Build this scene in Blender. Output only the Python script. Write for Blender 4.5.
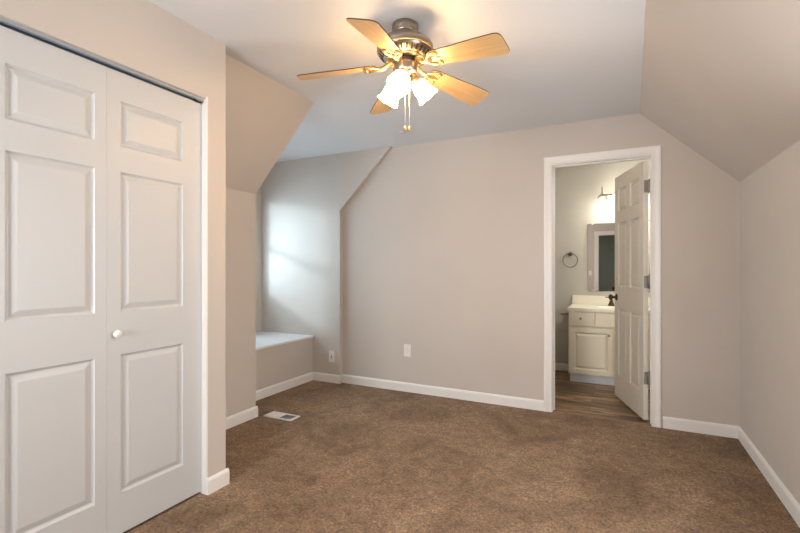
import bpy, bmesh, math, random
from mathutils import Vector, Matrix
random.seed(7)
PI = math.pi
scene = bpy.context.scene
C = scene.collection
for o in list(bpy.data.objects):
    bpy.data.objects.remove(o)

# ------------------------------------------------------------------ camera
TH = math.atan(220 / 437.0)
cd = bpy.data.cameras.new('camera')
cd.sensor_width = 36.0
cd.lens = 437.0 / 800 * 36
cd.shift_y = 1.5 / 800
cd.clip_start = 0.05
cam = bpy.data.objects.new('camera', cd)
C.objects.link(cam)
cam.location = (0, 0, 1.2)
cam.rotation_euler = (PI / 2, 0, TH)
scene.camera = cam

# ------------------------------------------------------------------ world, daylight, exposure
w = bpy.data.worlds.new('world')
scene.world = w
w.use_nodes = True
bg = w.node_tree.nodes['Background']
bg.inputs[0].default_value = (0.62, 0.78, 1.0, 1)
bg.inputs[1].default_value = 4.5
scene.view_settings.view_transform = 'Standard'
scene.view_settings.look = 'None'
scene.view_settings.exposure = 0.06
scene.view_settings.gamma = 1.0
scene.view_settings.use_curve_mapping = False


def area(name, loc, rot, sx, sy, power, col, spread=PI):
    l = bpy.data.lights.new(name, 'AREA')
    l.shape = 'RECTANGLE'
    l.size, l.size_y = sx, sy
    l.energy = power
    l.color = col
    l.spread = spread
    o = bpy.data.objects.new(name, l)
    C.objects.link(o)
    o.location = loc
    o.rotation_euler = rot
    return o


# daylight: dormer window, plus right and rear windows added to light the room
area('added_daylight_side', (0.90, 1.62, 1.22), (0, PI / 2, 0), 1.0, 0.95, 40, (1.0, 0.97, 0.93))
area('added_daylight_rear', (-1.42, -1.40, 1.30), (PI / 2, 0, 0), 0.95, 1.15, 88, (0.97, 0.98, 1.0))
area('daylight_dormer_window', (-3.83, 3.2, 1.40), (0, -PI / 2, math.radians(6)), 1.1, 0.75, 17, (0.58, 0.83, 1.0), 2.6)
area('bright_sky_dormer_window', (-6.4, 0.4, 2.42), (PI / 2 - 0.20, 0, -math.radians(43)), 0.55, 0.42, 145, (0.72, 0.90, 1.0))
FAN_STRENGTH = 40.0
VANITY_STRENGTH = 165.0
ADDED_DOME_STRENGTH = 90.0  # unseen lamp added in the bathroom

# ------------------------------------------------------------------ materials


def mat(name, col, rough=0.6, metal=0.0, spec=0.5, emit=None, strength=0.0):
    m = bpy.data.materials.new(name)
    m.use_nodes = True
    b = m.node_tree.nodes['Principled BSDF']
    b.inputs['Base Color'].default_value = (*col, 1)
    b.inputs['Roughness'].default_value = rough
    b.inputs['Metallic'].default_value = metal
    b.inputs['Specular IOR Level'].default_value = spec
    if emit:
        b.inputs['Emission Color'].default_value = (*emit, 1)
        b.inputs['Emission Strength'].default_value = strength
    return m


def nodes(m):
    nt = m.node_tree
    return nt, nt.nodes, nt.links, nt.nodes['Principled BSDF']


def paint(name, col, rough=0.75, bump=0.06, scale=160.0, var=0.03, spec=0.3):
    """wall paint with a faint roller texture"""
    m = mat(name, col, rough, spec=spec)
    nt, N, L, b = nodes(m)
    tc = N.new('ShaderNodeTexCoord')
    n1 = N.new('ShaderNodeTexNoise')
    n1.inputs['Scale'].default_value = scale
    n1.inputs['Detail'].default_value = 3
    L.new(tc.outputs['Object'], n1.inputs['Vector'])
    bp = N.new('ShaderNodeBump')
    bp.inputs['Strength'].default_value = bump
    bp.inputs['Distance'].default_value = 0.004
    L.new(n1.outputs['Fac'], bp.inputs['Height'])
    L.new(bp.outputs['Normal'], b.inputs['Normal'])
    n2 = N.new('ShaderNodeTexNoise')
    n2.inputs['Scale'].default_value = 1.3
    n2.inputs['Detail'].default_value = 2
    L.new(tc.outputs['Object'], n2.inputs['Vector'])
    r = N.new('ShaderNodeValToRGB')
    r.color_ramp.elements[0].position = 0.3
    r.color_ramp.elements[1].position = 0.7
    r.color_ramp.elements[0].color = (*[c * (1 - var) for c in col], 1)
    r.color_ramp.elements[1].color = (*[min(1, c * (1 + var)) for c in col], 1)
    L.new(n2.outputs['Fac'], r.inputs['Fac'])
    L.new(r.outputs['Color'], b.inputs['Base Color'])
    return m


M = {}
M['wall'] = paint('greige_wall_paint', (0.56, 0.505, 0.45))
M['ceil'] = paint('ceiling_paint', (0.69, 0.68, 0.675), 0.9)
M['trim'] = paint('white_trim_paint', (0.80, 0.77, 0.73), 0.4, 0.01, 60, 0.01, 0.5)
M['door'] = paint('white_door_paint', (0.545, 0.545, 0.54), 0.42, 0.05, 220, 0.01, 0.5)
M['bathdoor'] = paint('cream_door_paint', (0.73, 0.68, 0.60), 0.45, 0.03, 220, 0.01, 0.5)
M['seat'] = paint('seat_board_paint', (0.80, 0.80, 0.79), 0.3, 0.01, 60, 0.01, 0.5)
M['bathwall'] = paint('bathroom_wall_paint', (0.52, 0.50, 0.45))
M['cabinet'] = paint('cream_cabinet_paint', (0.78, 0.715, 0.57), 0.4, 0.01, 60, 0.01, 0.5)
M['counter'] = paint('cultured_marble', (0.86, 0.82, 0.70), 0.2, 0.0, 60, 0.02, 0.5)
M['toekick'] = paint('toe_kick_paint', (0.72, 0.76, 0.80), 0.5, 0.01, 60, 0.01, 0.4)
M['plate'] = mat('white_plastic', (0.80, 0.77, 0.72), 0.35)
M['dark'] = mat('dark_slot', (0.02, 0.018, 0.016), 0.7)
M['grey'] = mat('grey_louver_metal', (0.36, 0.39, 0.43), 0.5, 0.3)
M['track'] = mat('steel_track', (0.22, 0.28, 0.34), 0.35, 0.8)
M['chrome'] = mat('polished_nickel', (0.62, 0.60, 0.56), 0.18, 1.0)
M['dknickel'] = mat('aged_nickel', (0.27, 0.24, 0.21), 0.3, 1.0)
M['bronze'] = mat('dark_bronze', (0.10, 0.075, 0.055), 0.35, 0.9)
M['hinge'] = mat('satin_nickel_hinge', (0.36, 0.33, 0.30), 0.4, 0.8)
M['nickel'] = mat('antique_pewter', (0.33, 0.29, 0.245), 0.34, 1.0)
M['gold'] = mat('antique_gold', (0.56, 0.40, 0.20), 0.42, 1.0)
M['brasschain'] = mat('brass_chain', (0.85, 0.74, 0.52), 0.3, 0.7)
M['bladeedge'] = mat('dark_blade_edge', (0.10, 0.05, 0.025), 0.5)
M['mirror'] = mat('mirror_silver', (0.92, 0.93, 0.92), 0.0, 1.0)
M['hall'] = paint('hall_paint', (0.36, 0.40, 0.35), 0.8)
M['threshold'] = mat('copper_threshold', (0.22, 0.135, 0.08), 0.4, 0.3)
M['patch'] = mat('tan_cover', (0.58, 0.53, 0.48), 0.6)


def wood(name, a, b_, axis, scale, rough):
    m = mat(name, a, rough)
    nt, N, L, b = nodes(m)
    tc = N.new('ShaderNodeTexCoord')
    mp = N.new('ShaderNodeMapping')
    s = [scale] * 3
    s[axis] = scale * 0.06
    mp.inputs['Scale'].default_value = s
    L.new(tc.outputs['Object'], mp.inputs['Vector'])
    n = N.new('ShaderNodeTexNoise')
    n.inputs['Scale'].default_value = 1.0
    n.inputs['Detail'].default_value = 6
    n.inputs['Roughness'].default_value = 0.65
    L.new(mp.outputs['Vector'], n.inputs['Vector'])
    r = N.new('ShaderNodeValToRGB')
    r.color_ramp.elements[0].position = 0.32
    r.color_ramp.elements[1].position = 0.66
    r.color_ramp.elements[0].color = (*b_, 1)
    r.color_ramp.elements[1].color = (*a, 1)
    L.new(n.outputs['Fac'], r.inputs['Fac'])
    L.new(r.outputs['Color'], b.inputs['Base Color'])
    return m


M['blade'] = wood('honey_oak_blade', (0.60, 0.41, 0.20), (0.47, 0.29, 0.125), 0, 60, 0.38)


def plank_floor():
    m = mat('rustic_plank_floor', (0.25, 0.16, 0.09), 0.4)
    nt, N, L, b = nodes(m)
    tc = N.new('ShaderNodeTexCoord')
    br = N.new('ShaderNodeTexBrick')
    br.offset = 0.37
    br.inputs['Scale'].default_value = 1.0
    br.inputs['Brick Width'].default_value = 0.62
    br.inputs['Row Height'].default_value = 0.125
    br.inputs['Mortar Size'].default_value = 0.002
    br.inputs['Bias'].default_value = -0.1
    br.inputs['Color1'].default_value = (0.36, 0.255, 0.155, 1)
    br.inputs['Color2'].default_value = (0.075, 0.053, 0.035, 1)
    br.inputs['Mortar'].default_value = (0.05, 0.032, 0.02, 1)
    L.new(tc.outputs['Object'], br.inputs['Vector'])
    mp = N.new('ShaderNodeMapping')
    mp.inputs['Scale'].default_value = (2.2, 22, 1)
    L.new(tc.outputs['Object'], mp.inputs['Vector'])
    n = N.new('ShaderNodeTexNoise')
    n.inputs['Scale'].default_value = 1.0
    n.inputs['Detail'].default_value = 7
    n.inputs['Distortion'].default_value = 1.4
    L.new(mp.outputs['Vector'], n.inputs['Vector'])
    r = N.new('ShaderNodeValToRGB')
    r.color_ramp.elements[0].position = 0.36
    r.color_ramp.elements[1].position = 0.62
    r.color_ramp.elements[0].color = (0.16, 0.13, 0.10, 1)
    r.color_ramp.elements[1].color = (1.45, 1.30, 1.12, 1)
    L.new(n.outputs['Fac'], r.inputs['Fac'])
    mx = N.new('ShaderNodeMix')
    mx.data_type = 'RGBA'
    mx.blend_type = 'MULTIPLY'
    mx.inputs['Factor'].default_value = 1.0
    L.new(br.outputs['Color'], mx.inputs['A'])
    L.new(r.outputs['Color'], mx.inputs['B'])
    L.new(mx.outputs['Result'], b.inputs['Base Color'])
    return m


M['plank'] = plank_floor()


def carpet():
    m = mat('brown_plush_carpet', (0.2, 0.12, 0.075), 1.0, spec=0.05)
    nt, N, L, b = nodes(m)
    b.inputs['Sheen Weight'].default_value = 0.15
    b.inputs['Sheen Roughness'].default_value = 0.6
    b.inputs['Sheen Tint'].default_value = (0.9, 0.75, 0.6, 1)
    tc = N.new('ShaderNodeTexCoord')

    def noise(scale, detail, rough=0.5, dist=0.0, vec=None):
        n = N.new('ShaderNodeTexNoise')
        n.inputs['Scale'].default_value = scale
        n.inputs['Detail'].default_value = detail
        n.inputs['Roughness'].default_value = rough
        n.inputs['Distortion'].default_value = dist
        L.new(vec or tc.outputs['Object'], n.inputs['Vector'])
        return n
    big = noise(2.1, 4, 0.6, 0.9)
    mid = noise(17, 5, 0.75, 0.8)
    fine = noise(70, 4, 0.85)
    r1 = N.new('ShaderNodeValToRGB')
    r1.color_ramp.elements[0].position = 0.33
    r1.color_ramp.elements[1].position = 0.68
    r1.color_ramp.elements[0].color = (0.175, 0.108, 0.063, 1)
    r1.color_ramp.elements[1].color = (0.325, 0.218, 0.136, 1)
    L.new(big.outputs['Fac'], r1.inputs['Fac'])

    def mul(src, n, lo, hi, p0, p1):
        r = N.new('ShaderNodeValToRGB')
        r.color_ramp.elements[0].position = p0
        r.color_ramp.elements[1].position = p1
        r.color_ramp.elements[0].color = (lo, lo, lo, 1)
        r.color_ramp.elements[1].color = (hi, hi, hi, 1)
        L.new(n.outputs['Fac'], r.inputs['Fac'])
        mx = N.new('ShaderNodeMix')
        mx.data_type = 'RGBA'
        mx.blend_type = 'MULTIPLY'
        mx.inputs['Factor'].default_value = 1
        L.new(src, mx.inputs['A'])
        L.new(r.outputs['Color'], mx.inputs['B'])
        return mx.outputs['Result']
    c = mul(r1.outputs['Color'], mid, 0.70, 1.24, 0.36, 0.64)
    c = mul(c, fine, 0.38, 1.50, 0.36, 0.64)
    L.new(c, b.inputs['Base Color'])
    add = N.new('ShaderNodeMath')
    add.operation = 'MULTIPLY_ADD'
    add.inputs[1].default_value = 0.9
    L.new(fine.outputs['Fac'], add.inputs[0])
    L.new(mid.outputs['Fac'], add.inputs[2])
    bp = N.new('ShaderNodeBump')
    bp.inputs['Strength'].default_value = 0.7
    bp.inputs['Distance'].default_value = 0.012
    L.new(add.outputs[0], bp.inputs['Height'])
    L.new(bp.outputs['Normal'], b.inputs['Normal'])
    return m


M['carpet'] = carpet()


def glass_mat():
    m = bpy.data.materials.new('clear_pane')
    m.use_nodes = True
    nt = m.node_tree
    nt.nodes.remove(nt.nodes['Principled BSDF'])
    out = nt.nodes['Material Output']
    tr = nt.nodes.new('ShaderNodeBsdfTransparent')
    gl = nt.nodes.new('ShaderNodeBsdfGlossy')
    gl.inputs['Roughness'].default_value = 0.02
    mx = nt.nodes.new('ShaderNodeMixShader')
    mx.inputs[0].default_value = 0.06
    nt.links.new(tr.outputs[0], mx.inputs[1])
    nt.links.new(gl.outputs[0], mx.inputs[2])
    nt.links.new(mx.outputs[0], out.inputs['Surface'])
    return m


M['glass'] = glass_mat()
M['shade'] = mat('lit_frosted_glass', (0.9, 0.86, 0.78), 0.4, emit=(1.0, 0.62, 0.28), strength=FAN_STRENGTH)
M['bulb'] = mat('lit_bulb', (0.9, 0.86, 0.78), 0.4, emit=(1.0, 0.66, 0.32), strength=FAN_STRENGTH * 6.0)
M['vbulb'] = mat('lit_vanity_bulb', (0.9, 0.9, 0.85), 0.4, emit=(1.0, 0.93, 0.78), strength=VANITY_STRENGTH)


M['added_dome'] = mat('added_dome_glow', (0.9, 0.9, 0.88), 0.4, emit=(1.0, 0.95, 0.86), strength=ADDED_DOME_STRENGTH)  # glow of the added bathroom ceiling lamp


def translucent():
    m = mat('ribbed_frosted_glass', (0.52, 0.49, 0.43), 0.3)
    b = m.node_tree.nodes['Principled BSDF']
    b.inputs['Transmission Weight'].default_value = 0.08
    return m


M['vshade'] = translucent()

# ------------------------------------------------------------------ mesh helpers


class MB:
    def __init__(self):
        self.v, self.f, self.mi, self.sm = [], [], [], []

    def add(self, vs, fs, mi=0, smooth=False, mx=None):
        o = len(self.v)
        for p in vs:
            p = Vector(p)
            self.v.append(mx @ p if mx else p)
        for f in fs:
            self.f.append([i + o for i in f])
            self.mi.append(mi)
            self.sm.append(smooth)
        return self

    def box(self, x0, x1, y0, y1, z0, z1, mi=0, mx=None, bev=0.0):
        if bev <= 0:
            vs = [(x, y, z) for z in (z0, z1) for y in (y0, y1) for x in (x0, x1)]
            fs = [(0, 2, 3, 1), (4, 5, 7, 6), (0, 1, 5, 4), (2, 6, 7, 3), (0, 4, 6, 2), (1, 3, 7, 5)]
            return self.add(vs, fs, mi, False, mx)
        bm = bmesh.new()
        bmesh.ops.create_cube(bm, size=1)
        bmesh.ops.scale(bm, vec=(x1 - x0, y1 - y0, z1 - z0), verts=bm.verts)
        bmesh.ops.translate(bm, vec=((x0 + x1) / 2, (y0 + y1) / 2, (z0 + z1) / 2), verts=bm.verts)
        bmesh.ops.bevel(bm, geom=bm.edges[:], offset=bev, segments=2, affect='EDGES', profile=0.5)
        return self.bm(bm, mi, False, mx)

    def bm(self, bm, mi=0, smooth=False, mx=None):
        bm.verts.index_update()
        self.add([v.co.copy() for v in bm.verts], [[v.index for v in f.verts] for f in bm.faces], mi, smooth, mx)
        bm.free()
        return self

    def prism(self, poly, axis, a, b, mi=0, mx=None):
        """poly: 2-D points in the two other axes (ordered), extruded a..b along axis"""
        n = len(poly)

        def P(p, t):
            if axis == 0:
                return (t, p[0], p[1])
            if axis == 1:
                return (p[0], t, p[1])
            return (p[0], p[1], t)
        vs = [P(p, a) for p in poly] + [P(p, b) for p in poly]
        fs = [tuple(range(n)), tuple(reversed(range(n, 2 * n)))]
        fs += [(i, (i + 1) % n + 0, (i + 1) % n + n, i + n) for i in range(n)]
        return self.add(vs, fs, mi, False, mx)

    def lathe(self, prof, n=32, mi=0, mx=None, smooth=True, rad=None):
        """prof: (r, z) pairs round z; rad(angle, k) scales the radius"""
        vs, fs = [], []
        for k, (r, z) in enumerate(prof):
            for i in range(n):
                a = 2 * PI * i / n
                rr = r * (rad(a, k) if rad else 1)
                vs.append((rr * math.cos(a), rr * math.sin(a), z))
        for k in range(len(prof) - 1):
            for i in range(n):
                j = (i + 1) % n
                fs.append((k * n + i, k * n + j, (k + 1) * n + j, (k + 1) * n + i))
        if prof[0][0] > 1e-6:
            fs.append(tuple(reversed(range(n))))
        if prof[-1][0] > 1e-6:
            fs.append(tuple(range((len(prof) - 1) * n, len(prof) * n)))
        return self.add(vs, fs, mi, smooth, mx)

    def sheet(self, prof, n=32, mi=0, mx=None, rad=None, zoff=None):
        """open lathe without end caps"""
        vs, fs = [], []
        for k, (r, z) in enumerate(prof):
            for i in range(n):
                a = 2 * PI * i / n
                rr = r * (rad(a, k) if rad else 1)
                zz = z + (zoff(a, k) if zoff else 0)
                vs.append((rr * math.cos(a), rr * math.sin(a), zz))
        for k in range(len(prof) - 1):
            for i in range(n):
                j = (i + 1) % n
                fs.append((k * n + i, k * n + j, (k + 1) * n + j, (k + 1) * n + i))
        return self.add(vs, fs, mi, True, mx)

    def tube(self, pts, r, n=10, mi=0, mx=None, closed=False):
        pts = [Vector(p) for p in pts]
        rs = r if isinstance(r, (list, tuple)) else [r] * len(pts)
        vs, fs = [], []
        m = len(pts)
        up = None
        for k in range(m):
            if closed:
                t = pts[(k + 1) % m] - pts[k - 1]
            else:
                t = pts[min(k + 1, m - 1)] - pts[max(k - 1, 0)]
            t.normalize()
            if up is None:
                up = Vector((0, 0, 1)) if abs(t.z) < 0.9 else Vector((1, 0, 0))
            sx = t.cross(up).normalized()
            up = sx.cross(t).normalized()
            for i in range(n):
                a = 2 * PI * i / n
                vs.append(pts[k] + sx * (rs[k] * math.cos(a)) + up * (rs[k] * math.sin(a)))
        for k in range(m if closed else m - 1):
            k2 = (k + 1) % m
            for i in range(n):
                j = (i + 1) % n
                fs.append((k * n + i, k * n + j, k2 * n + j, k2 * n + i))
        if not closed:
            fs.append(tuple(reversed(range(n))))
            fs.append(tuple(range((m - 1) * n, m * n)))
        return self.add(vs, fs, mi, True, mx)

    def ball(self, c, r, sx=1, sy=1, sz=1, mi=0, n=16):
        bm = bmesh.new()
        bmesh.ops.create_uvsphere(bm, u_segments=n, v_segments=max(6, n // 2), radius=r)
        for v in bm.verts:
            v.co = Vector((v.co.x * sx + c[0], v.co.y * sy + c[1], v.co.z * sz + c[2]))
        return self.bm(bm, mi, True)

    def build(self, name, mats, parent=None):
        me = bpy.data.meshes.new(name)
        me.from_pydata([tuple(v) for v in self.v], [], self.f)
        for m in (mats if isinstance(mats, (list, tuple)) else [mats]):
            me.materials.append(m)
        for p, mi, sm in zip(me.polygons, self.mi, self.sm):
            p.material_index = mi
            p.use_smooth = sm
        me.update()
        bm = bmesh.new()
        bm.from_mesh(me)
        bmesh.ops.recalc_face_normals(bm, faces=bm.faces[:])
        bm.to_mesh(me)
        bm.free()
        o = bpy.data.objects.new(name, me)
        C.objects.link(o)
        if parent:
            o.parent = parent
        return o


def tag(o, label, cat, group=None, kind=None):
    o['label'] = label
    o['category'] = cat
    if group:
        o['group'] = group
    if kind:
        o['kind'] = kind
    return o


def thing(name, label, cat, loc=(0, 0, 0), rotz=0.0, group=None, kind=None):
    o = bpy.data.objects.new(name, None)
    o.empty_display_size = 0.1
    C.objects.link(o)
    o.location = loc
    o.rotation_euler = (0, 0, rotz)
    return tag(o, label, cat, group, kind)


def struct(name, mb, m, label, cat):
    return tag(mb.build(name, m), label, cat, kind='structure')


# ------------------------------------------------------------------ room shell
YB = 3.825        # back wall
YBB = 3.935       # its bathroom side
XR = 0.755        # right knee wall
YR = -1.24        # rear wall
XC = -1.955       # closet wall face
XK = -2.625       # left knee wall
YN, YD = 2.625, 3.775   # dormer side walls
XW = -3.68        # dormer front wall
DX0, DX1, DZ = -0.502, 0.214, 2.055   # bathroom doorway


def zc(y):
    if y >= 2.45:
        return 2.39 + (3.825 - y) * (0.050 / 1.375)
    return 2.44


st = [-1.45, 2.0, 2.45, 2.656, 3.2, 3.775, 3.95]
mb = MB()
vs = []
for y in st:
    z = zc(y)
    vs += [(-3.85, y, z), (0.35, y, z), (-3.85, y, z + 0.12), (0.35, y, z + 0.12)]
fs = []
for k in range(len(st) - 1):
    a, b = 4 * k, 4 * k + 4
    fs += [(a, a + 1, b + 1, b), (a + 2, b + 2, b + 3, a + 3), (a, b, b + 2, a + 2), (a + 1, a + 3, b + 3, b + 1)]
fs += [(0, 2, 3, 1), (4 * len(st) - 4, 4 * len(st) - 3, 4 * len(st) - 1, 4 * len(st) - 2)]
mb.add(vs, fs)
struct('ceiling', mb, M['ceil'], 'flat white painted bedroom ceiling around the fan', 'ceiling')


def slope(name, ys, knee, top, sgn, label):
    """sloped ceiling: knee(y)->(x,z), top(y)->(x,z), thickness outwards"""
    mb = MB()
    vs = []
    for y in ys:
        (x0, z0), (x1, z1) = knee(y), top(y)
        vs += [(x0, y, z0), (x1, y, z1), (x0 + sgn * 0.09, y, z0 + 0.09), (x1 + sgn * 0.09, y, z1 + 0.09)]
    fs = []
    for k in range(len(ys) - 1):
        a, b = 4 * k, 4 * k + 4
        fs += [(a, a + 1, b + 1, b), (a + 2, b + 2, b + 3, a + 3), (a, b, b + 2, a + 2), (a + 1, a + 3, b + 3, b + 1)]
    n = 4 * len(ys)
    fs += [(0, 2, 3, 1), (n - 4, n - 3, n - 1, n - 2)]
    mb.add(vs, fs)
    return struct(name, mb, M['wall'], label, 'ceiling')


def lerp(a, b, t):
    return a + (b - a) * t


def rtop(y):
    t = (y - 2.32) / (3.825 - 2.32)
    return (lerp(0.106, 0.130, max(-0.6, min(1.0, t))), zc(y) + 0.003)


def rknee(y):
    return (XR, 1.803)


slope('ceiling_right', [-1.45, 1.0, 2.32, 2.65, 3.2, 3.83], rknee, rtop, 1, 'sloped beige ceiling above the right knee wall')
slope('ceiling_left', [-1.25, 2.45, YN], lambda y: (XK, 1.797), lambda y: (-2.038, zc(y) + 0.003), -1,
      'sloped beige ceiling between the closet and the dormer')

# back wall with the bathroom doorway
mb = MB().prism([(-3.85, -0.05), (DX0 - 0.02, -0.05), (DX0 - 0.02, DZ + 0.02), (DX1 + 0.02, DZ + 0.02), (DX1 + 0.02, -0.05),
                 (0.95, -0.05), (0.95, 2.55), (-3.85, 2.55)], 1, YB, YBB)
struct('wall_back', mb, M['wall'], 'beige back wall around the bathroom doorway', 'wall')

# right wall with an unseen window nearer the camera, added for its light
WY0, WY1, WZ0, WZ1 = 1.15, 2.09, 0.70, 1.70
mb = MB()
mb.box(XR, XR + 0.12, WY1, 3.95, -0.05, 1.95)
mb.box(XR, XR + 0.12, -1.36, WY0, -0.05, 1.95)
mb.box(XR, XR + 0.12, WY0, WY1, -0.05, WZ0)
mb.box(XR, XR + 0.12, WY0, WY1, WZ1, 1.95)
struct('wall_right', mb, M['wall'], 'beige right knee wall under the sloped ceiling', 'wall')

# left knee wall between closet and dormer
mb = MB().box(XK - 0.11, XK, -1.24, YN, -0.05, 1.83)
struct('wall_left', mb, M['wall'], 'short beige knee wall between the closet and the dormer', 'wall')

# dormer side walls and front wall
pn = [(-3.80, -0.05), (XK - 0.004, -0.05), (XK - 0.004, 1.802), (-2.043, 2.445), (-2.043, 2.52), (-3.80, 2.52)]
mb = MB().prism(pn, 1, YN - 0.11, YN - 0.001)
struct('wall_dormer_near', mb, M['wall'], 'near side wall of the dormer, behind the knee wall', 'wall')
pf = [(-3.80, -0.05), (-2.600, -0.05), (-2.600, 1.800), (-2.004, 2.391), (-2.004, 2.52), (-3.80, 2.52)]
mb = MB().prism(pf, 1, YD, YB + 0.01)
struct('wall_dormer_far', mb, M['wall'], 'daylit far side wall of the dormer beside the window seat', 'wall')
DWY0, DWY1, DWZ0, DWZ1 = 2.76, 3.655, 0.94, 2.02
mb = MB()
mb.box(XW - 0.12, XW, YN - 0.11, DWY0, -0.05, 2.52)
mb.box(XW - 0.12, XW, DWY1, YB, -0.05, 2.52)
mb.box(XW - 0.12, XW, DWY0, DWY1, -0.05, DWZ0)
mb.box(XW - 0.12, XW, DWY0, DWY1, DWZ1, 2.52)
struct('wall_dormer_front', mb, M['wall'], 'front wall of the dormer holding the window', 'wall')

# closet wall with its opening, and the closet end wall
CY0, CY1, CZ = -0.32, 1.604, 2.096
mb = MB()
mb.box(XC - 0.11, XC, CY1, 1.731, -0.05, 2.52)
mb.box(XC - 0.11, XC, -1.24, CY0, -0.05, 2.52)
mb.box(XC - 0.11, XC, CY0, CY1, CZ, 2.52)
mb.box(XK - 0.02, XC - 0.10, 1.62, 1.731, -0.05, 2.52)
mb.box(XK - 0.02, XC - 0.10, -1.24, -1.13, -0.05, 2.52)
struct('wall_closet', mb, M['wall'], 'beige closet wall around the white bifold doors', 'wall')

# rear wall (behind the camera, seen in the bathroom mirror) with the entry doorway
EX0, EX1, EZ = -0.50, 0.26, 2.04
RX0, RX1, RZ0, RZ1 = -1.92, -0.92, 0.70, 1.90  # opening for the unseen window added as a light source
mb = MB()
mb.box(-2.75, RX0, YR - 0.11, YR, -0.05, 2.6)
mb.box(RX0, RX1, YR - 0.11, YR, -0.05, RZ0)
mb.box(RX0, RX1, YR - 0.11, YR, RZ1, 2.6)
mb.box(RX1, EX0, YR - 0.11, YR, -0.05, 2.6)
mb.box(EX0, EX1, YR - 0.11, YR, EZ, 2.6)
mb.box(EX1, 0.95, YR - 0.11, YR, -0.05, 2.6)
struct('wall_rear', mb, M['wall'], 'beige rear wall around the dark entry doorway, seen in the mirror', 'wall')
mb = MB()
mb.box(-1.0, 0.8, -2.75, -2.65, -0.05, 2.5)
mb.box(-1.1, -1.0, -2.75, YR - 0.11, -0.05, 2.5)
mb.box(0.8, 0.9, -2.75, YR - 0.11, -0.05, 2.5)
mb.box(-1.1, 0.9, -2.75, YR - 0.11, 2.45, 2.55)
struct('wall_hall', mb, M['hall'], 'unlit hall walls beyond the entry doorway', 'wall')

# bathroom shell
BX0, BX1, BY = -1.05, 0.78, 5.415
mb = MB().box(BX0 - 0.1, BX1 + 0.1, BY, BY + 0.1, -0.05, 2.5)
struct('wall_bathroom_back', mb, M['bathwall'], 'grey green bathroom wall behind the vanity', 'wall')
mb = MB().box(BX0 - 0.1, BX0, YBB, BY, -0.05, 2.5)
struct('wall_bathroom_left', mb, M['bathwall'], 'grey green bathroom side wall left of the vanity', 'wall')
mb = MB().box(BX1, BX1 + 0.1, YBB, BY, -0.05, 2.5)
struct('wall_bathroom_right', mb, M['bathwall'], 'grey green bathroom side wall behind the open door', 'wall')
mb = MB().box(BX0 - 0.1, BX1 + 0.1, YBB, BY + 0.1, 2.392, 2.5)
struct('ceiling_bathroom', mb, M['ceil'], 'white bathroom ceiling', 'ceiling')

# floors
mb = MB().box(-3.80, 0.90, -2.75, 3.842, -0.08, 0.0)
struct('floor', mb, M['carpet'], 'brown plush bedroom carpet', 'floor')
mb = MB().box(BX0 - 0.1, BX1 + 0.1, 3.842, BY + 0.1, -0.08, -0.003)
struct('floor_bathroom', mb, M['plank'], 'brown wood plank bathroom floor', 'floor')
mb = MB().prism([(3.832, -0.003), (3.838, 0.006), (3.868, 0.006), (3.882, -0.003)], 0, DX0, DX1)
struct('trim_threshold', mb, M['threshold'], 'copper coloured threshold strip under the bathroom doorway', 'trim')


# ------------------------------------------------------------------ baseboards
def bb_prof(h=0.086, t=0.014):
    return [(0, 0), (t, 0), (t, h - 0.016), (t * 0.72, h - 0.006), (t * 0.35, h), (0, h)]


def baseboard(name, p0, p1, nrm, label, m=None, e0=0.0, e1=0.0):
    """straight run from p0 to p1, nrm = direction into the room"""
    p0, p1, nrm = Vector((*p0, 0)), Vector((*p1, 0)), Vector((*nrm, 0))
    d = (p1 - p0).normalized()
    p0, p1 = p0 - d * e0, p1 + d * e1
    mb = MB()
    pr = bb_prof()
    n = len(pr)
    vs = [p0 + nrm * a + Vector((0, 0, z)) for a, z in pr] + [p1 + nrm * a + Vector((0, 0, z)) for a, z in pr]
    fs = [tuple(range(n)), tuple(reversed(range(n, 2 * n)))] + [(i, (i + 1) % n, (i + 1) % n + n, i + n) for i in range(n)]
    mb.add(vs, fs)
    return struct(name, mb, m or M['trim'], label, 'baseboard')


baseboard('baseboard_back', (-2.600, YB), (-0.562, YB), (0, -1), 'long white baseboard under the back wall outlet')
baseboard('baseboard_back_corner', (0.286, YB), (XR, YB), (0, -1), 'short white baseboard right of the bathroom doorway')
baseboard('baseboard_right', (XR, -1.24), (XR, YB), (-1, 0), 'white baseboard along the right wall')
baseboard('baseboard_left', (XK, 1.731), (XK, YN), (1, 0), 'white baseboard under the short knee wall', e1=0.013)
baseboard('baseboard_closet', (XC, CY1), (XC, 1.731), (1, 0), 'short white baseboard at the end of the closet wall', e1=0.014)
baseboard('baseboard_closet_end', (XC, 1.731), (XK, 1.731), (0, 1), 'white baseboard around the closet end')
baseboard('baseboard_dormer', (-2.935, YD), (-2.600, YD), (0, -1), 'white baseboard under the dormer outlet', e1=0.012)
baseboard('baseboard_seat', (-2.950, YN), (-2.950, YD), (1, 0), 'white baseboard under the window seat')
baseboard('baseboard_rear', (-1.94, YR), (EX0 - 0.075, YR), (0, 1), 'white baseboard along the rear wall')
baseboard('baseboard_bathroom', (BX0, BY), (-0.482, BY), (0, -1), 'white baseboard left of the vanity')


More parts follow.
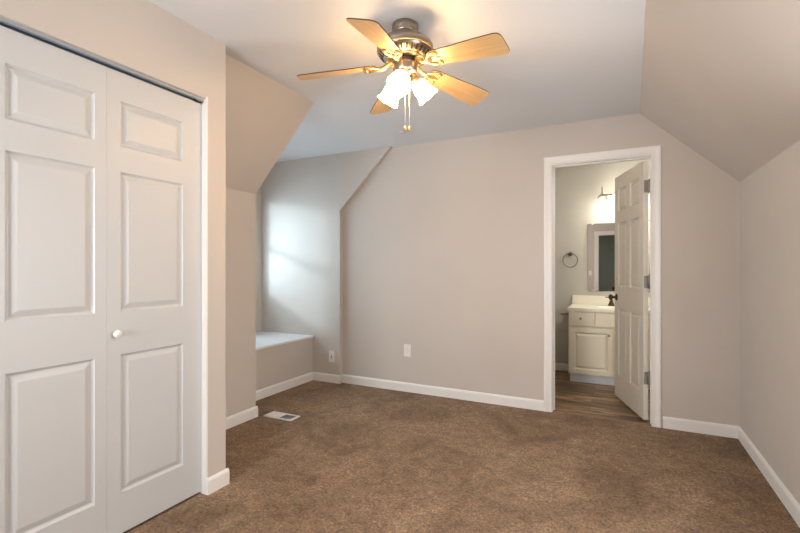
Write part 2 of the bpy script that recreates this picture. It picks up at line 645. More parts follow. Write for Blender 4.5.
# ------------------------------------------------------------------ bathroom doorway trim
def casing(mb, x0, x1, z1, yf, sgn, wd=0.068):
    """profiled casing round an opening x0..x1, up to z1; sgn = -1 faces -y"""
    prof = [(0.0, 0.0), (0.0, 0.010), (0.006, 0.013), (0.016, 0.011), (0.030, 0.012), (0.044, 0.016), (wd - 0.006, 0.017), (wd, 0.013), (wd, 0.0)]

    def ring(k):
        a, t = prof[k]
        y = yf + sgn * t
        return [(x0 - a, y, 0), (x0 - a, y, z1 + a), (x1 + a, y, z1 + a), (x1 + a, y, 0)]
    vs, fs = [], []
    for k in range(len(prof)):
        vs += ring(k)
    for k in range(len(prof) - 1):
        for i in range(3):
            fs.append((4 * k + i, 4 * k + i + 1, 4 * k + 4 + i + 1, 4 * k + 4 + i))
    mb.add(vs, fs)


mb = MB()
casing(mb, DX0 - 0.004, DX1 - 0.001, DZ + 0.006, YB, -1, 0.064)
casing(mb, DX0 - 0.006, DX1 + 0.006, DZ + 0.006, YBB, 1)
mb.box(DX0 - 0.02, DX0, YB - 0.001, YBB + 0.001, 0, DZ + 0.02)
mb.box(DX1, DX1 + 0.02, YB - 0.001, YBB + 0.001, 0, DZ + 0.02)
mb.box(DX0, DX1, YB - 0.001, YBB + 0.001, DZ, DZ + 0.02)
mb.box(DX0, DX0 + 0.011, 3.862, 3.896, 0, DZ)
mb.box(DX1 - 0.006, DX1, 3.862, 3.896, 0, DZ)
mb.box(DX0 + 0.011, DX1 - 0.006, 3.862, 3.896, DZ - 0.011, DZ)
struct('trim_bathroom_doorway', mb, M['trim'], 'white profiled casing and jamb of the bathroom doorway', 'door frame')
mb = MB()
casing(mb, EX0 - 0.004, EX1 + 0.004, EZ + 0.004, YR, 1, 0.075)
mb.box(EX0 - 0.003, EX0 + 0.018, YR - 0.111, YR + 0.001, 0, EZ)
mb.box(EX1 - 0.018, EX1 + 0.003, YR - 0.111, YR + 0.001, 0, EZ)
mb.box(EX0 + 0.018, EX1 - 0.018, YR - 0.111, YR + 0.001, EZ - 0.018, EZ)
struct('trim_entry_doorway', mb, M['trim'], 'white casing of the entry doorway reflected in the mirror', 'door frame')


# ------------------------------------------------------------------ moulded panel doors
def panel_slab(mb, W, z0, z1, T, panels, deep=0.0095, wm=0.038, both=True):
    """local: x 0..W, front face at y=0 looking to -y, back at y=T"""
    us = sorted(set([0, W] + [p[0] for p in panels] + [p[1] for p in panels]))
    zs = sorted(set([z0, z1] + [p[2] for p in panels] + [p[3] for p in panels]))

    def is_panel(u, z):
        return any(p[0] < u < p[1] and p[2] < z < p[3] for p in panels)
    for side in ((0, 1), (1, -1)) if both else ((0, 1),):
        yf = 0 if side[0] == 0 else T
        sg = side[1]
        for i in range(len(us) - 1):
            for j in range(len(zs) - 1):
                if is_panel((us[i] + us[i + 1]) / 2, (zs[j] + zs[j + 1]) / 2):
                    continue
                a, b, c, d = us[i], us[i + 1], zs[j], zs[j + 1]
                mb.add([(a, yf, c), (b, yf, c), (b, yf, d), (a, yf, d)], [(0, 1, 2, 3)])
        for (a, b, c, d) in panels:
            rings = [(0, 0), (0.004, deep * 0.55), (0.010, deep), (0.014, deep), (wm - 0.006, deep * 0.30), (wm - 0.004, 0.0025), (wm, 0.0015)]
            vs, fs = [], []
            for (ins, dp) in rings:
                y = yf + sg * dp
                vs += [(a + ins, y, c + ins), (b - ins, y, c + ins), (b - ins, y, d - ins), (a + ins, y, d - ins)]
            for k in range(len(rings) - 1):
                for q in range(4):
                    r = (q + 1) % 4
                    fs.append((4 * k + q, 4 * k + r, 4 * k + 4 + r, 4 * k + 4 + q))
            n = 4 * (len(rings) - 1)
            fs.append((n, n + 1, n + 2, n + 3))
            mb.add(vs, fs)
    if not both:
        mb.add([(0, T, z0), (W, T, z0), (W, T, z1), (0, T, z1)], [(3, 2, 1, 0)])
    mb.add([(0, 0, z0), (W, 0, z0), (W, T, z0), (0, T, z0)], [(0, 1, 2, 3)])
    mb.add([(0, 0, z1), (W, 0, z1), (W, T, z1), (0, T, z1)], [(3, 2, 1, 0)])
    mb.add([(0, 0, z0), (0, T, z0), (0, T, z1), (0, 0, z1)], [(0, 1, 2, 3)])
    mb.add([(W, 0, z0), (W, T, z0), (W, T, z1), (W, 0, z1)], [(3, 2, 1, 0)])
    return mb


def weld(o):
    bm = bmesh.new()
    bm.from_mesh(o.data)
    bmesh.ops.remove_doubles(bm, verts=bm.verts[:], dist=1e-5)
    bmesh.ops.recalc_face_normals(bm, faces=bm.faces[:])
    bm.to_mesh(o.data)
    bm.free()


# closet bifold: local x runs along world +y, front looks to world +x (rotz = 90 deg)
CLZ = ((0.195, 0.815), (1.005, 1.628), (1.742, 1.945))


def bifold(name, y_start, label, knob_at):
    t = thing(name, label, 'closet door', (-1.990, y_start, 0.0), PI / 2, kind='structure')
    W = 0.4788
    for k, (a, b) in enumerate(((0.127, 0.431), (0.058, 0.370))):
        mb = panel_slab(MB(), W, 0.014, 2.073, 0.032, [(a, b, *zz) for zz in CLZ], both=False)
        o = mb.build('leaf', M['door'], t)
        weld(o)
        o.location = (k * (W + 0.0008), 0, 0)
    kb = MB().lathe([(0.0, 0.030), (0.010, 0.029), (0.0165, 0.024), (0.018, 0.018), (0.015, 0.011), (0.008, 0.007), (0.0075, 0.0), ], 24,
                    mx=Matrix.Translation((knob_at, 0, 0.910)) @ Matrix.Rotation(PI / 2, 4, 'X'))
    kb.build('knob', M['plate'], t)
    return t


bifold('door_1', 0.643, 'white bifold closet door with moulded panels and a round white knob, beside the closet end wall', 0.514)
bifold('door_2', -0.318, 'white bifold closet door further along the closet track', 0.444)
# lining of the closet opening, and the track
mb = MB()
mb.box(XC - 0.112, XC + 0.0015, CY1 - 0.001, CY1 + 0.010, 0, CZ + 0.01)
mb.box(XC - 0.112, XC + 0.0015, CY0 - 0.010, CY0 + 0.001, 0, CZ + 0.01)
mb.box(XC - 0.112, XC - 0.0010, CY0, CY1, CZ - 0.0005, CZ + 0.010, mi=1)
struct('trim_closet_opening', mb, [M['trim'], M['wall']], 'white lining around the closet opening', 'door frame')
tr = thing('closet_door_track', 'dark steel sliding track above the white closet doors', 'track', (0, 0, CZ))
mb = MB()
mb.box(-2.012, -1.975, CY0 + 0.005, CY1 - 0.003, -0.004, 0.0)
mb.box(-1.978, -1.975, CY0 + 0.005, CY1 - 0.003, -0.017, -0.003)
mb.box(-2.012, -2.009, CY0 + 0.005, CY1 - 0.003, -0.017, -0.003)
mb.build('channel', M['track'], tr)
MB().box(-1.9745, -1.9715, CY0 + 0.005, CY1 - 0.003, -0.012, -0.001).build('lip', M['grey'], tr)
MB().box(-2.006, -1.976, CY1 - 0.040, CY1 - 0.014, -0.024, -0.004, bev=0.002).build('bracket', M['dark'], tr)

# bathroom door, swung open into the bathroom
A = Vector((-0.302, 0.953, 0)).normalized()
t = thing('door_3', 'open cream six panel door swung into the bathroom, knob on its free edge', 'door', (0.164, 3.917, 0.0),
          math.atan2(A.y, A.x), kind='structure')
W = 0.690
bp_ = []
for (u0, u1) in ((0.085, 0.300), (0.385, 0.595)):
    bp_ += [(u0, u1, 0.222, 0.832), (u0, u1, 1.035, 1.612), (u0, u1, 1.722, 1.925)]
# local: x along leaf, room face looks to local +y here, so mirror y
mb = panel_slab(MB(), W, 0.012, 2.040, 0.035, bp_, deep=0.014, wm=0.034)
for v in mb.v:
    v.y = -v.y
o = mb.build('leaf', M['bathdoor'], t)
weld(o)
for z in (0.338, 1.090, 1.840):
    mb = MB()
    mb.box(-0.0025, 0.0005, -0.034, -0.004, z - 0.049, z + 0.049)
    mb.lathe([(0.0065, z - 0.052), (0.0065, z + 0.052)], 12, mx=Matrix.Translation((-0.006, -0.040, 0)))
    mb.lathe([(0.0, z + 0.060), (0.004, z + 0.058), (0.0045, z + 0.052)], 12, mx=Matrix.Translation((-0.006, -0.040, 0)))
    mb.build('hinge', M['hinge'], t)
for sg, nm in ((1, 'knob'), (-1, 'knob')):
    yb = 0.0 if sg > 0 else -0.035
    mb = MB().lathe([(0.033, 0.0), (0.033, 0.004), (0.028, 0.008), (0.013, 0.012), (0.011, 0.030), (0.016, 0.036), (0.026, 0.042), (0.0285, 0.052),
                     (0.025, 0.062), (0.014, 0.068), (0.0, 0.069)], 24,
                    mx=Matrix.Translation((0.635, yb, 0.930)) @ Matrix.Rotation(-sg * PI / 2, 4, 'X'))
    mb.build(nm, M['bronze'], t)
MB().box(W - 0.0005, W + 0.002, -0.029, -0.006, 0.900, 0.960).build('latch_plate', M['bronze'], t)


# ------------------------------------------------------------------ windows
def window(name, label, axis_x, y0, y1, z0, z1, xin, xout, rot=0.0):
    t = thing(name, label, 'window', (0, 0, 0), kind='structure')
    xm = (xin + xout) / 2
    mb = MB()
    f = 0.045
    a, b = min(xin, xout), max(xin, xout)
    mb.box(a, b, y0, y0 + 0.012, z0, z1)
    mb.box(a, b, y1 - 0.012, y1, z0, z1)
    mb.box(a, b, y0, y1, z1 - 0.012, z1)
    mb.box(a, b, y0, y1, z0, z0 + 0.012)
    mb.build('frame', M['trim'], t)
    zm = (z0 + z1) / 2
    if rot:
        t.rotation_euler = (0, 0, rot)
    for k, (c, d) in enumerate(((z0 + 0.012, zm + 0.015), (zm - 0.015, z1 - 0.012))):
        xx = xm + (0.012 if k else -0.012)
        s = MB()
        y2, y3 = y0 + 0.012, y1 - 0.012
        s.box(xx - 0.012, xx + 0.012, y2, y2 + f, c, d)
        s.box(xx - 0.012, xx + 0.012, y3 - f, y3, c, d)
        s.box(xx - 0.012, xx + 0.012, y2 + f, y3 - f, c, c + f * 0.8)
        s.box(xx - 0.012, xx + 0.012, y2 + f, y3 - f, d - f * 0.8, d)
        so = s.build('sash', M['trim'], t)
        MB().box(xx - 0.002, xx + 0.002, y2 + f, y3 - f, c + f * 0.8, d - f * 0.8).build('pane', M['glass'], so)
    return t


window('window_1', 'white sash window in the dormer above the window seat', 0, DWY0, DWY1, DWZ0, DWZ1, XW - 0.002, XW - 0.115)
window('window_added_side', 'added white sash window low in the right wall, out of view, for fill light', 0, WY0, WY1, WZ0, WZ1, XR + 0.002, XR + 0.115)  # unseen side window, added to light the left of the room

# the rear window, added for light, is built facing +x and turned a quarter
window('window_added_rear', 'white sash window added in the rear wall behind the camera for fill light', 0, -RX1, -RX0, RZ0, RZ1, YR + 0.002, YR - 0.108, PI / 2)

# blind in the dormer window
t = thing('window_blind', 'white slatted blind in the dormer window above the window seat', 'blind', (XW, (DWY0 + DWY1) / 2, DWZ1 - 0.012))
hw = (DWY1 - DWY0) / 2 - 0.018
MB().box(-0.045, -0.010, -hw, hw, -0.035, 0.0).build('head_rail', M['trim'], t)
mb = MB()
for i in range(11):
    mx = Matrix.Translation((-0.027, 0, -0.058 - i * 0.045)) @ Matrix.Rotation(math.radians(14), 4, 'Y')
    mb.box(-0.019, 0.019, -hw, hw, -0.0008, 0.0008, mx=mx)
mb.build('slats', M['trim'], t)
MB().box(-0.040, -0.014, -hw, hw, -0.566, -0.548).build('bottom_rail', M['trim'], t)

# ------------------------------------------------------------------ window seat
t = thing('window_bench', 'built in window seat with a white board top and beige front in the dormer', 'window seat', (-2.95, YN, 0))
MB().box(XW + 0.001 + 2.95, 0.0, 0.0, YD - YN, 0.0, 0.455).build('front_panel', M['wall'], t)
MB().box(XW + 0.001 + 2.95, 0.012, 0.001, YD - YN - 0.001, 0.455, 0.476, bev=0.004).build('seat_board', M['seat'], t)

# ------------------------------------------------------------------ outlets, register, ceiling cover


def plate_mb(w_, h_, d=0.006):
    return MB().box(-w_ / 2, w_ / 2, -d, 0, -h_ / 2, h_ / 2, bev=0.0025)


t = thing('wall_outlet', 'white duplex outlet low on the dormer side wall beside the window seat', 'outlet', (-2.700, YD, 0.272))
plate_mb(0.072, 0.118).build('cover_plate', M['plate'], t)
for z in (-0.021, 0.021):
    mb = MB().prism([(-0.017, -0.009), (-0.011, -0.0145), (0.011, -0.0145), (0.017, -0.009), (0.017, 0.009), (0.011, 0.0145), (-0.011, 0.0145), (-0.017, 0.009)],
                    1, -0.0085, -0.005, mx=Matrix.Translation((0, 0, z)))
    r = mb.build('receptacle', M['plate'], t)
    MB().box(-0.0075, -0.0050, -0.0090, -0.0080, z - 0.001, z + 0.008).build('slot', M['dark'], r)
    MB().box(0.0050, 0.0075, -0.0090, -0.0080, z - 0.001, z + 0.007).build('slot', M['dark'], r)
    MB().lathe([(0.0028, 0), (0.0028, 0.001)], 10, mx=Matrix.Translation((0, -0.0080, z - 0.007)) @ Matrix.Rotation(PI / 2, 4, 'X')).build('slot', M['dark'], r)
MB().box(-0.008, 0.008, -0.013, -0.0085, -0.008, 0.004, bev=0.002).build('plug_button', M['dark'], t)

t = thing('wall_outlet', 'white rectangular outlet on the back wall, alone between dormer and bathroom doorway', 'outlet', (-1.844, YB, 0.399))
plate_mb(0.074, 0.120).build('cover_plate', M['plate'], t)
rc = MB().box(-0.0165, 0.0165, -0.0085, -0.005, -0.033, 0.033, bev=0.0015).build('receptacle', M['plate'], t)
for z in (-0.018, 0.014):
    for x in (-0.0075, 0.0050):
        MB().box(x, x + 0.0025, -0.0090, -0.0080, z, z + 0.008).build('slot', M['grey'], rc)

t = thing('light_switch', 'white light switch on the rear wall, seen in the bathroom mirror', 'switch', (-0.675, YR, 1.07))
MB().box(-0.036, 0.036, 0, 0.006, -0.059, 0.059, bev=0.0025).build('cover_plate', M['plate'], t)
MB().box(-0.006, 0.006, 0.005, 0.016, -0.012, 0.012, bev=0.002).build('toggle', M['plate'], t)

# floor register
t = thing('floor_register', 'white metal floor register in the carpet beside the knee wall', 'floor vent', (-2.442, 2.726, 0.0), 0.02)
mb = MB()
L2, W2 = 0.138, 0.062
fr = 0.018
mb.prism([(-L2, -W2), (L2, -W2), (L2, W2), (-L2, W2)], 2, 0.0, 0.003)
mb.box(-L2, L2, -W2, -W2 + fr, 0.003, 0.007, bev=0.0015)
mb.box(-L2, L2, W2 - fr, W2, 0.003, 0.007, bev=0.0015)
mb.box(-L2, -L2 + fr, -W2 + fr, W2 - fr, 0.003, 0.007)
mb.box(L2 - fr, L2, -W2 + fr, W2 - fr, 0.003, 0.007)
mb.box(-0.006, 0.006, -W2 + fr, W2 - fr, 0.003, 0.007)
mb.build('frame', M['plate'], t)
g = MB()
for i in range(9):
    x = -L2 + fr + 0.006 + i * 0.0118
    g.box(x - 0.005, x + 0.005, -W2 + fr, W2 - fr, 0.003, 0.0062)
g.build('closed_louvers', M['plate'], t)
g = MB()
for i in range(9):
    x = 0.012 + i * 0.0118
    g.add([(x - 0.004, -W2 + fr, 0.0031), (x + 0.004, -W2 + fr, 0.0062), (x + 0.004, W2 - fr, 0.0062), (x - 0.004, W2 - fr, 0.0031)], [(0, 1, 2, 3)])
g.box(0.006, L2 - fr, -W2 + fr, W2 - fr, 0.0030, 0.0033)
g.build('open_louvers', M['grey'], t)['label'] = 'grey open louvers'

zz = zc(3.47)
o = MB().lathe([(0.030, 0.010), (0.030, 0.004), (0.026, 0.0), (0.0, -0.001)], 24).build('ceiling_cover', M['patch'])
o.location = (-1.725, 3.475, zz - 0.008)
tag(o, 'tiny round tan cover on the ceiling near the back wall', 'ceiling cover')

# ------------------------------------------------------------------ ceiling fan
FX, FY = -0.978, 2.000
fan = thing('ceiling_fan', 'five blade ceiling fan with honey oak blades and three lit glass shades', 'ceiling fan', (FX, FY, zc(FY)))
# z below is measured down from the ceiling
canopy = MB().lathe([(0.0, 0.0), (0.060, 0.0), (0.066, -0.006), (0.067, -0.030), (0.062, -0.038), (0.064, -0.044), (0.060, -0.052), (0.050, -0.056), (0.044, -0.060), (0.0, -0.060)], 40)
canopy.build('canopy', M['nickel'], fan)
mb = MB()
mb.lathe([(0.0, -0.056), (0.046, -0.056), (0.050, -0.066), (0.078, -0.072), (0.100, -0.078), (0.108, -0.083), (0.104, -0.088), (0.118, -0.096), (0.136, -0.106),
          (0.143, -0.116), (0.144, -0.128), (0.139, -0.136), (0.141, -0.142), (0.138, -0.150), (0.120, -0.166), (0.100, -0.178), (0.092, -0.182), (0.0, -0.182)], 56)
mb.build('motor_housing', M['nickel'], fan)
s = MB()
for i in range(30):
    a = 2 * PI * i / 30
    mx = Matrix.Rotation(a, 4, 'Z') @ Matrix.Translation((0.1215, 0, -0.1665)) @ Matrix.Rotation(math.radians(-40), 4, 'Y')
    s.box(-0.013, 0.013, -0.0042, 0.0042, -0.0016, 0.0022, mx=mx)
s.build('vent_slots', M['dark'], fan)
r = MB()
for zz_, rr in ((-0.141, 0.1405), (-0.181, 0.094)):
    r.tube([(rr * math.cos(a), rr * math.sin(a), zz_) for a in [2 * PI * i / 48 for i in range(48)]], 0.0042, 8, closed=True)
r.build('trim_ring', M['gold'], fan)
MB().lathe([(0.0, -0.180), (0.058, -0.180), (0.060, -0.192), (0.054, -0.198), (0.0, -0.198)], 36).build('flywheel', M['dark'], fan)
sw = MB().lathe([(0.0, -0.196), (0.050, -0.196), (0.060, -0.200), (0.062, -0.208), (0.062, -0.236), (0.058, -0.246), (0.046, -0.256), (0.030, -0.262),
                 (0.018, -0.266), (0.012, -0.276), (0.016, -0.284), (0.010, -0.294), (0.0, -0.298)], 36)
sw.build('switch_housing', M['nickel'], fan)

ZBL = -0.199
DROOP = 0.12     # blade plane
PITCH = math.radians(-14.5)


def blade_mb():
    mb = MB()
    out = []
    x0, x1 = 0.150, 0.550
    # outline: rounded root, slight flare, rounded corners at the tip
    up = [(x0, 0.030), (x0 + 0.012, 0.044), (x0 + 0.035, 0.050), (x0 + 0.15, 0.056), (x1 - 0.12, 0.067), (x1 - 0.030, 0.070), (x1 - 0.013, 0.066), (x1 - 0.003, 0.055), (x1, 0.040)]
    out = up + [(x, -y) for x, y in reversed(up)]
    n = len(out)
    vs = [(x, y, -0.0028) for x, y in out] + [(x, y, 0.0028) for x, y in out]
    mb.add(vs, [tuple(range(n))], 0)
    mb.add(vs, [tuple(reversed(range(n, 2 * n)))], 0)
    mb.add(vs, [(i, (i + 1) % n, (i + 1) % n + n, i + n) for i in range(n)], 1)
    return mb


def spiral(cx, cy, r0, r1, a0, a1, n=14):
    return [(cx + lerp(r0, r1, i / n) * math.cos(lerp(a0, a1, i / n)), cy + lerp(r0, r1, i / n) * math.sin(lerp(a0, a1, i / n)), 0) for i in range(n + 1)]


blade_mesh = iron_mesh = None
for k in range(5):
    ang = math.radians(61 + 72 * k)
    mxp = Matrix.Rotation(ang, 4, 'Z') @ Matrix.Translation((0, 0, ZBL)) @ Matrix.Rotation(DROOP, 4, 'Y') @ Matrix.Rotation(PITCH, 4, 'X')
    if k == 0:
        b = blade_mb().build('blade', [M['blade'], M['bladeedge']], fan)
        blade_mesh = b.data
        # scrolled iron under the blade root, with a neck up to the flywheel
        ir = MB()
        ir.tube([(0.052, 0, 0.014), (0.070, 0, 0.013), (0.090, 0, 0.004), (0.110, 0, -0.008), (0.135, 0, -0.011), (0.165, 0, -0.009)],
                [0.009, 0.010, 0.011, 0.012, 0.012, 0.009], 10)
        for sg in (1, -1):
            arm = [(0.128, sg * 0.004, 0), (0.150, sg * 0.022, 0), (0.176, sg * 0.040, 0), (0.200, sg * 0.043, 0)]
            arm += spiral(0.200, sg * 0.031, 0.012, 0.004, sg * PI / 2, sg * (PI / 2 - 1.5 * PI))
            ir.tube([(x, y, -0.008) for x, y, z in arm], [0.0075, 0.0072, 0.0068, 0.006] + [0.0055] * 15, 8)
            ir.ball((0.200, sg * 0.031, -0.008), 0.0075, n=10)
        ir.prism([(0.122, -0.012), (0.150, -0.018), (0.176, -0.013), (0.218, 0.0), (0.176, 0.013), (0.150, 0.018), (0.122, 0.012)], 2, -0.0075, -0.0029)
        for (x, y) in ((0.165, 0.014), (0.165, -0.014), (0.205, 0.0)):
            ir.ball((x, y, -0.0080), 0.0045, 1, 1, 0.6, mi=1, n=8)
        i_ = ir.build('blade_iron', [M['gold'], M['nickel']], fan)
        iron_mesh = i_.data
    else:
        b = bpy.data.objects.new('blade', blade_mesh)
        C.objects.link(b)
        b.parent = fan
        i_ = bpy.data.objects.new('blade_iron', iron_mesh)
        C.objects.link(i_)
        i_.parent = fan
    b.matrix_local = mxp
    i_.matrix_local = mxp

# light kit: one shade towards the camera, the others 120 degrees round
tocam = math.atan2(-FY, -FX)
TILT = math.radians(42)
for k in range(3):
    az = tocam - math.radians(14) + k * 2 * PI / 3
    R = Matrix.Rotation(az, 4, 'Z')
    arm = MB()
    arm.tube([R @ Vector(p) for p in ((0.040, 0, -0.236), (0.050, 0, -0.242), (0.053, 0, -0.258), (0.054, 0, -0.275))], 0.009, 10)
    # shade axis points outwards and down
    mx = R @ Matrix.Translation((0.053, 0, -0.276)) @ Matrix.Rotation(PI - TILT, 4, 'Y')
    arm.lathe([(0.0, -0.012), (0.017, -0.012), (0.024, -0.004), (0.026, 0.012), (0.022, 0.020), (0.0, 0.020)], 20, mx=mx)
    ao = arm.build('light_arm', M['gold'], fan)
    sh = MB()
    prof = [(0.018, 0.012), (0.023, 0.018), (0.034, 0.030), (0.041, 0.046), (0.0425, 0.062), (0.043, 0.078), (0.046, 0.092), (0.051, 0.104), (0.057, 0.113)]

    def rad(a, kk):
        t_ = kk / 8.0
        return 1 + 0.014 * t_ ** 2 * math.cos(6 * a)

    def zoff(a, kk):
        return 0.0022 * (kk / 8.0) ** 3 * math.cos(6 * a)
    sh.sheet(prof, 72, mx=mx, rad=rad, zoff=zoff)
    so = sh.build('glass_shade', M['shade'], ao)
    sol = so.modifiers.new('thickness', 'SOLIDIFY')
    sol.thickness = 0.003
    bl = MB().lathe([(0.0, 0.020), (0.012, 0.020), (0.013, 0.034), (0.022, 0.052), (0.025, 0.066), (0.021, 0.080), (0.011, 0.089), (0.0, 0.091)], 20, mx=mx)
    bl.build('bulb', M['bulb'], ao)
for (dx, dy, zl) in ((0.006, -0.012, -0.534), (0.026, -0.004, -0.537)):
    ch = MB().tube([(dx, dy, -0.258), (dx, dy, zl + 0.012)], 0.0016, 6)
    co = ch.build('pull_chain', M['brasschain'], fan)
    MB().lathe([(0.0, zl + 0.014), (0.0035, zl + 0.012), (0.008, zl + 0.002), (0.0085, zl - 0.004), (0.005, zl - 0.010), (0.0, zl - 0.012)], 14,
               mx=Matrix.Translation((dx, dy, 0))).build('fob', M['gold'], co)

# ------------------------------------------------------------------ bathroom things
VX0, VX1, VY = -0.484, 0.46, 4.90
v = thing('vanity_cabinet', 'cream vanity cabinet with drawers and panel doors, beyond the bathroom doorway', 'vanity', (VX0, VY, 0.0))
D = BY - VY - 0.006
VW = VX1 - VX0
mb = MB()
mb.box(0, VW, 0.0, 0.02, 0.095, 0.752)
mb.box(0, 0.018, 0.02, D, 0.095, 0.752)
mb.box(VW - 0.018, VW, 0.02, D, 0.095, 0.752)
mb.box(0.018, VW - 0.018, 0.02, D, 0.095, 0.113)
mb.build('body', M['cabinet'], v)
MB().box(0.01, VW, 0.055, D, 0.0, 0.095).build('toe_kick', M['toekick'], v)
ct = thing('vanity_countertop', 'pale cream vanity top with raised backsplash and oval basin under the mirror', 'countertop', (VX0, VY, 0.752))
mb = MB()
a0, a1, b0, b1, zt = -0.010, VW + 0.01, -0.022, D - 0.001, 0.034
ecx, ecy, erx, ery = VW / 2, 0.225, 0.215, 0.155
NE = 48
el, re_ = [], []
for i in range(NE):
    a = 2 * PI * i / NE
    ca, sa = math.cos(a), math.sin(a)
    el.append((ecx + erx * ca, ecy + ery * sa))
    k_ = min(((a1 - ecx) if ca > 0 else (ecx - a0)) / max(abs(ca), 1e-6), ((b1 - ecy) if sa > 0 else (ecy - b0)) / max(abs(sa), 1e-6))
    re_.append((ecx + k_ * ca, ecy + k_ * sa))
for q in ((a0, b0), (a1, b0), (a1, b1), (a0, b1)):
    j = min(range(NE), key=lambda i: (re_[i][0] - q[0]) ** 2 + (re_[i][1] - q[1]) ** 2)
    re_[j] = q
vs = [(x, y, 0.0) for x, y in re_] + [(x, y, zt - 0.004) for x, y in re_]
vs += [(ecx + (x - ecx) * 0.992, ecy + (y - ecy) * 0.992, zt) for x, y in re_]
vs += [(x, y, zt) for x, y in el]
for s_, z in ((0.97, -0.012), (0.86, -0.07), (0.60, -0.105), (0.12, -0.115)):
    vs += [(ecx + (x - ecx) * s_, ecy + (y - ecy) * s_, zt + z) for x, y in el]
fs = [(k * NE + i, k * NE + (i + 1) % NE, (k + 1) * NE + (i + 1) % NE, (k + 1) * NE + i) for k in range(7) for i in range(NE)]
fs.append(tuple(range(7 * NE, 8 * NE)))
mb.add(vs, fs)
mb.build('top', M['counter'], ct)
MB().box(a0, a1, D - 0.024, D - 0.001, zt, 0.136, bev=0.004).build('backsplash', M['counter'], ct)


def knob_small(parent, x, z):
    MB().lathe([(0.006, 0), (0.005, 0.012), (0.012, 0.018), (0.013, 0.024), (0.008, 0.029), (0.0, 0.030)], 16,
               mx=Matrix.Translation((x, -0.020, z)) @ Matrix.Rotation(PI / 2, 4, 'X')).build('knob', M['hinge'], parent)


for k, (a, b) in enumerate(((0.005, 0.245), (0.262, 0.500), (0.517, 0.93))):
    d = MB().box(a, b, -0.019, 0, 0.598, 0.742, bev=0.004).build('drawer' if k != 1 else 'false_front', M['cabinet'], v)
    if k == 0:
        knob_small(d, 0.122, 0.680)
for k, (a, b) in enumerate(((0.012, 0.420), (0.432, 0.840))):
    mb = panel_slab(MB(), b - a, 0.105, 0.582, 0.019, [(0.048, b - a - 0.048, 0.153, 0.534)], deep=0.009, wm=0.034, both=False)
    for p in mb.v:
        p.x += a
        p.y -= 0.019
    d = mb.build('cabinet_door', M['cabinet'], v)
    weld(d)
    knob_small(d, b - 0.035 if k == 0 else a + 0.035, 0.520)

# basin faucet
fx = -0.085
f_ = thing('faucet', 'dark bronze faucet on the light vanity top, by the door edge', 'faucet', (fx, 5.31, 0.786))
MB().lathe([(0.0, 0.0), (0.036, 0.0), (0.034, 0.010), (0.024, 0.030), (0.017, 0.055), (0.014, 0.066), (0.0, 0.068)], 20).build('body', M['bronze'], f_)
MB().tube([(0, 0, 0.040), (0.002, -0.03, 0.072), (0.004, -0.07, 0.078), (0.006, -0.105, 0.062), (0.006, -0.112, 0.046)], [0.011, 0.011, 0.010, 0.009, 0.0085], 10).build('spout', M['bronze'], f_)
MB().tube([(0, 0, 0.066), (-0.02, -0.004, 0.092), (-0.060, -0.010, 0.096)], [0.009, 0.006, 0.005], 8).build('lever', M['bronze'], f_)

# mirror
m_ = thing('mirror', 'frameless wall mirror above the vanity, reflecting the bedroom doorway', 'mirror', (-0.327, BY, 0.940))
MB().box(0, 0.78, -0.008, -0.001, 0, 0.762).build('glass', M['mirror'], m_)
for x in (0.05, 0.73):
    for z in (-0.004, 0.748):
        MB().box(x - 0.008, x + 0.008, -0.012, -0.001, z, z + 0.018, bev=0.001).build('clip', M['plate'], m_)

# vanity light
vl = thing('vanity_light', 'nickel vanity light bar with glass shades above the mirror', 'wall lamp', (0.0, BY, 2.0))
MB().lathe([(0.0, 0.0), (0.055, 0.0), (0.055, 0.012), (0.045, 0.020), (0.0, 0.022)], 28, mx=Matrix.Translation((0.02, 0, 0)) @ Matrix.Rotation(PI / 2, 4, 'X')).build('backplate', M['chrome'], vl)
MB().tube([(0.02, -0.015, 0), (0.02, -0.11, 0.0)], 0.009, 10).build('stem', M['chrome'], vl)
MB().tube([(-0.178, -0.115, 0.002), (0.20, -0.115, 0.002)], 0.010, 12).build('bar', M['chrome'], vl)
fin = MB()
fin.tube([(-0.176, -0.115, 0.0), (-0.176, -0.115, 0.07), (-0.176, -0.115, 0.094)], [0.008, 0.007, 0.004], 10)
fin.tube([(-0.165, -0.115, 0.016), (-0.185, -0.115, 0.010), (-0.206, -0.115, -0.010), (-0.220, -0.115, -0.034)], [0.009, 0.011, 0.009, 0.003], 10)
fin.build('finial', M['dknickel'], vl)
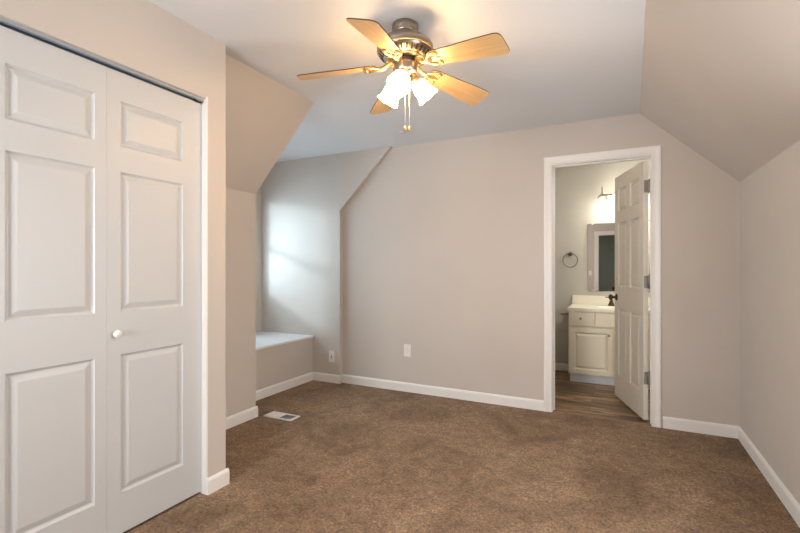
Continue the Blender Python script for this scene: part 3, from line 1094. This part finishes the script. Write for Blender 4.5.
for x in (-0.100, 0.030, 0.160):
    mx = Matrix.Translation((x, -0.115, 0))
    hd = MB().lathe([(0.0, -0.006), (0.022, -0.006), (0.022, -0.020), (0.0, -0.020)], 18, mx=mx).build('socket', M['chrome'], vl)
    sh = MB().sheet([(0.044, -0.012), (0.043, -0.030), (0.040, -0.036), (0.039, -0.056), (0.034, -0.062), (0.033, -0.086)], 28, mx=mx)
    s_ = sh.build('glass_shade', M['vshade'], hd)
    MB().lathe([(0.0, -0.020), (0.012, -0.020), (0.014, -0.060), (0.022, -0.088), (0.024, -0.102), (0.016, -0.118), (0.0, -0.123)], 16, mx=mx).build('bulb', M['vbulb'], hd)

# unseen bathroom ceiling light, added to brighten the vanity front
cl = thing('added_bath_light', 'added round white flush ceiling light in the bathroom, out of view', 'ceiling light', (0.48, 4.30, 2.391))
MB().lathe([(0.0, 0.0), (0.150, 0.0), (0.150, -0.022), (0.138, -0.026), (0.0, -0.026)], 40).build('base', M['trim'], cl)
MB().lathe([(0.134, -0.026), (0.128, -0.046), (0.100, -0.070), (0.055, -0.086), (0.0, -0.092)], 40).build('diffuser', M['added_dome'], cl)

# towel ring
tw = thing('towel_ring', 'round nickel towel ring on the bathroom wall left of the mirror', 'towel ring', (-0.513, BY, 1.365))
MB().lathe([(0.024, 0.0), (0.024, 0.006), (0.012, 0.012), (0.009, 0.034), (0.012, 0.042), (0.0, 0.046)], 20, mx=Matrix.Rotation(PI / 2, 4, 'X')).build('post', M['dknickel'], tw)
rr = 0.079
MB().tube([(rr * math.sin(a), -0.036 - 0.004 * math.cos(a), -0.076 + rr * math.cos(a)) for a in [2 * PI * i / 48 for i in range(48)]], 0.0062, 8, closed=True).build('ring', M['dknickel'], tw)

# paper holder on the vanity side
tp = thing('paper_holder', 'nickel paper holder post on the side of the vanity', 'paper holder', (VX0, 4.99, 0.705))
MB().lathe([(0.024, 0.0), (0.023, 0.006), (0.012, 0.014), (0.010, 0.050), (0.0, 0.050)], 18, mx=Matrix.Rotation(-PI / 2, 4, 'Y')).build('post', M['dknickel'], tp)
MB().tube([(-0.045, 0.0, 0), (-0.075, 0.0, -0.001), (-0.088, 0.0, 0.0)], [0.010, 0.012, 0.008], 10).build('finial', M['dknickel'], tp)
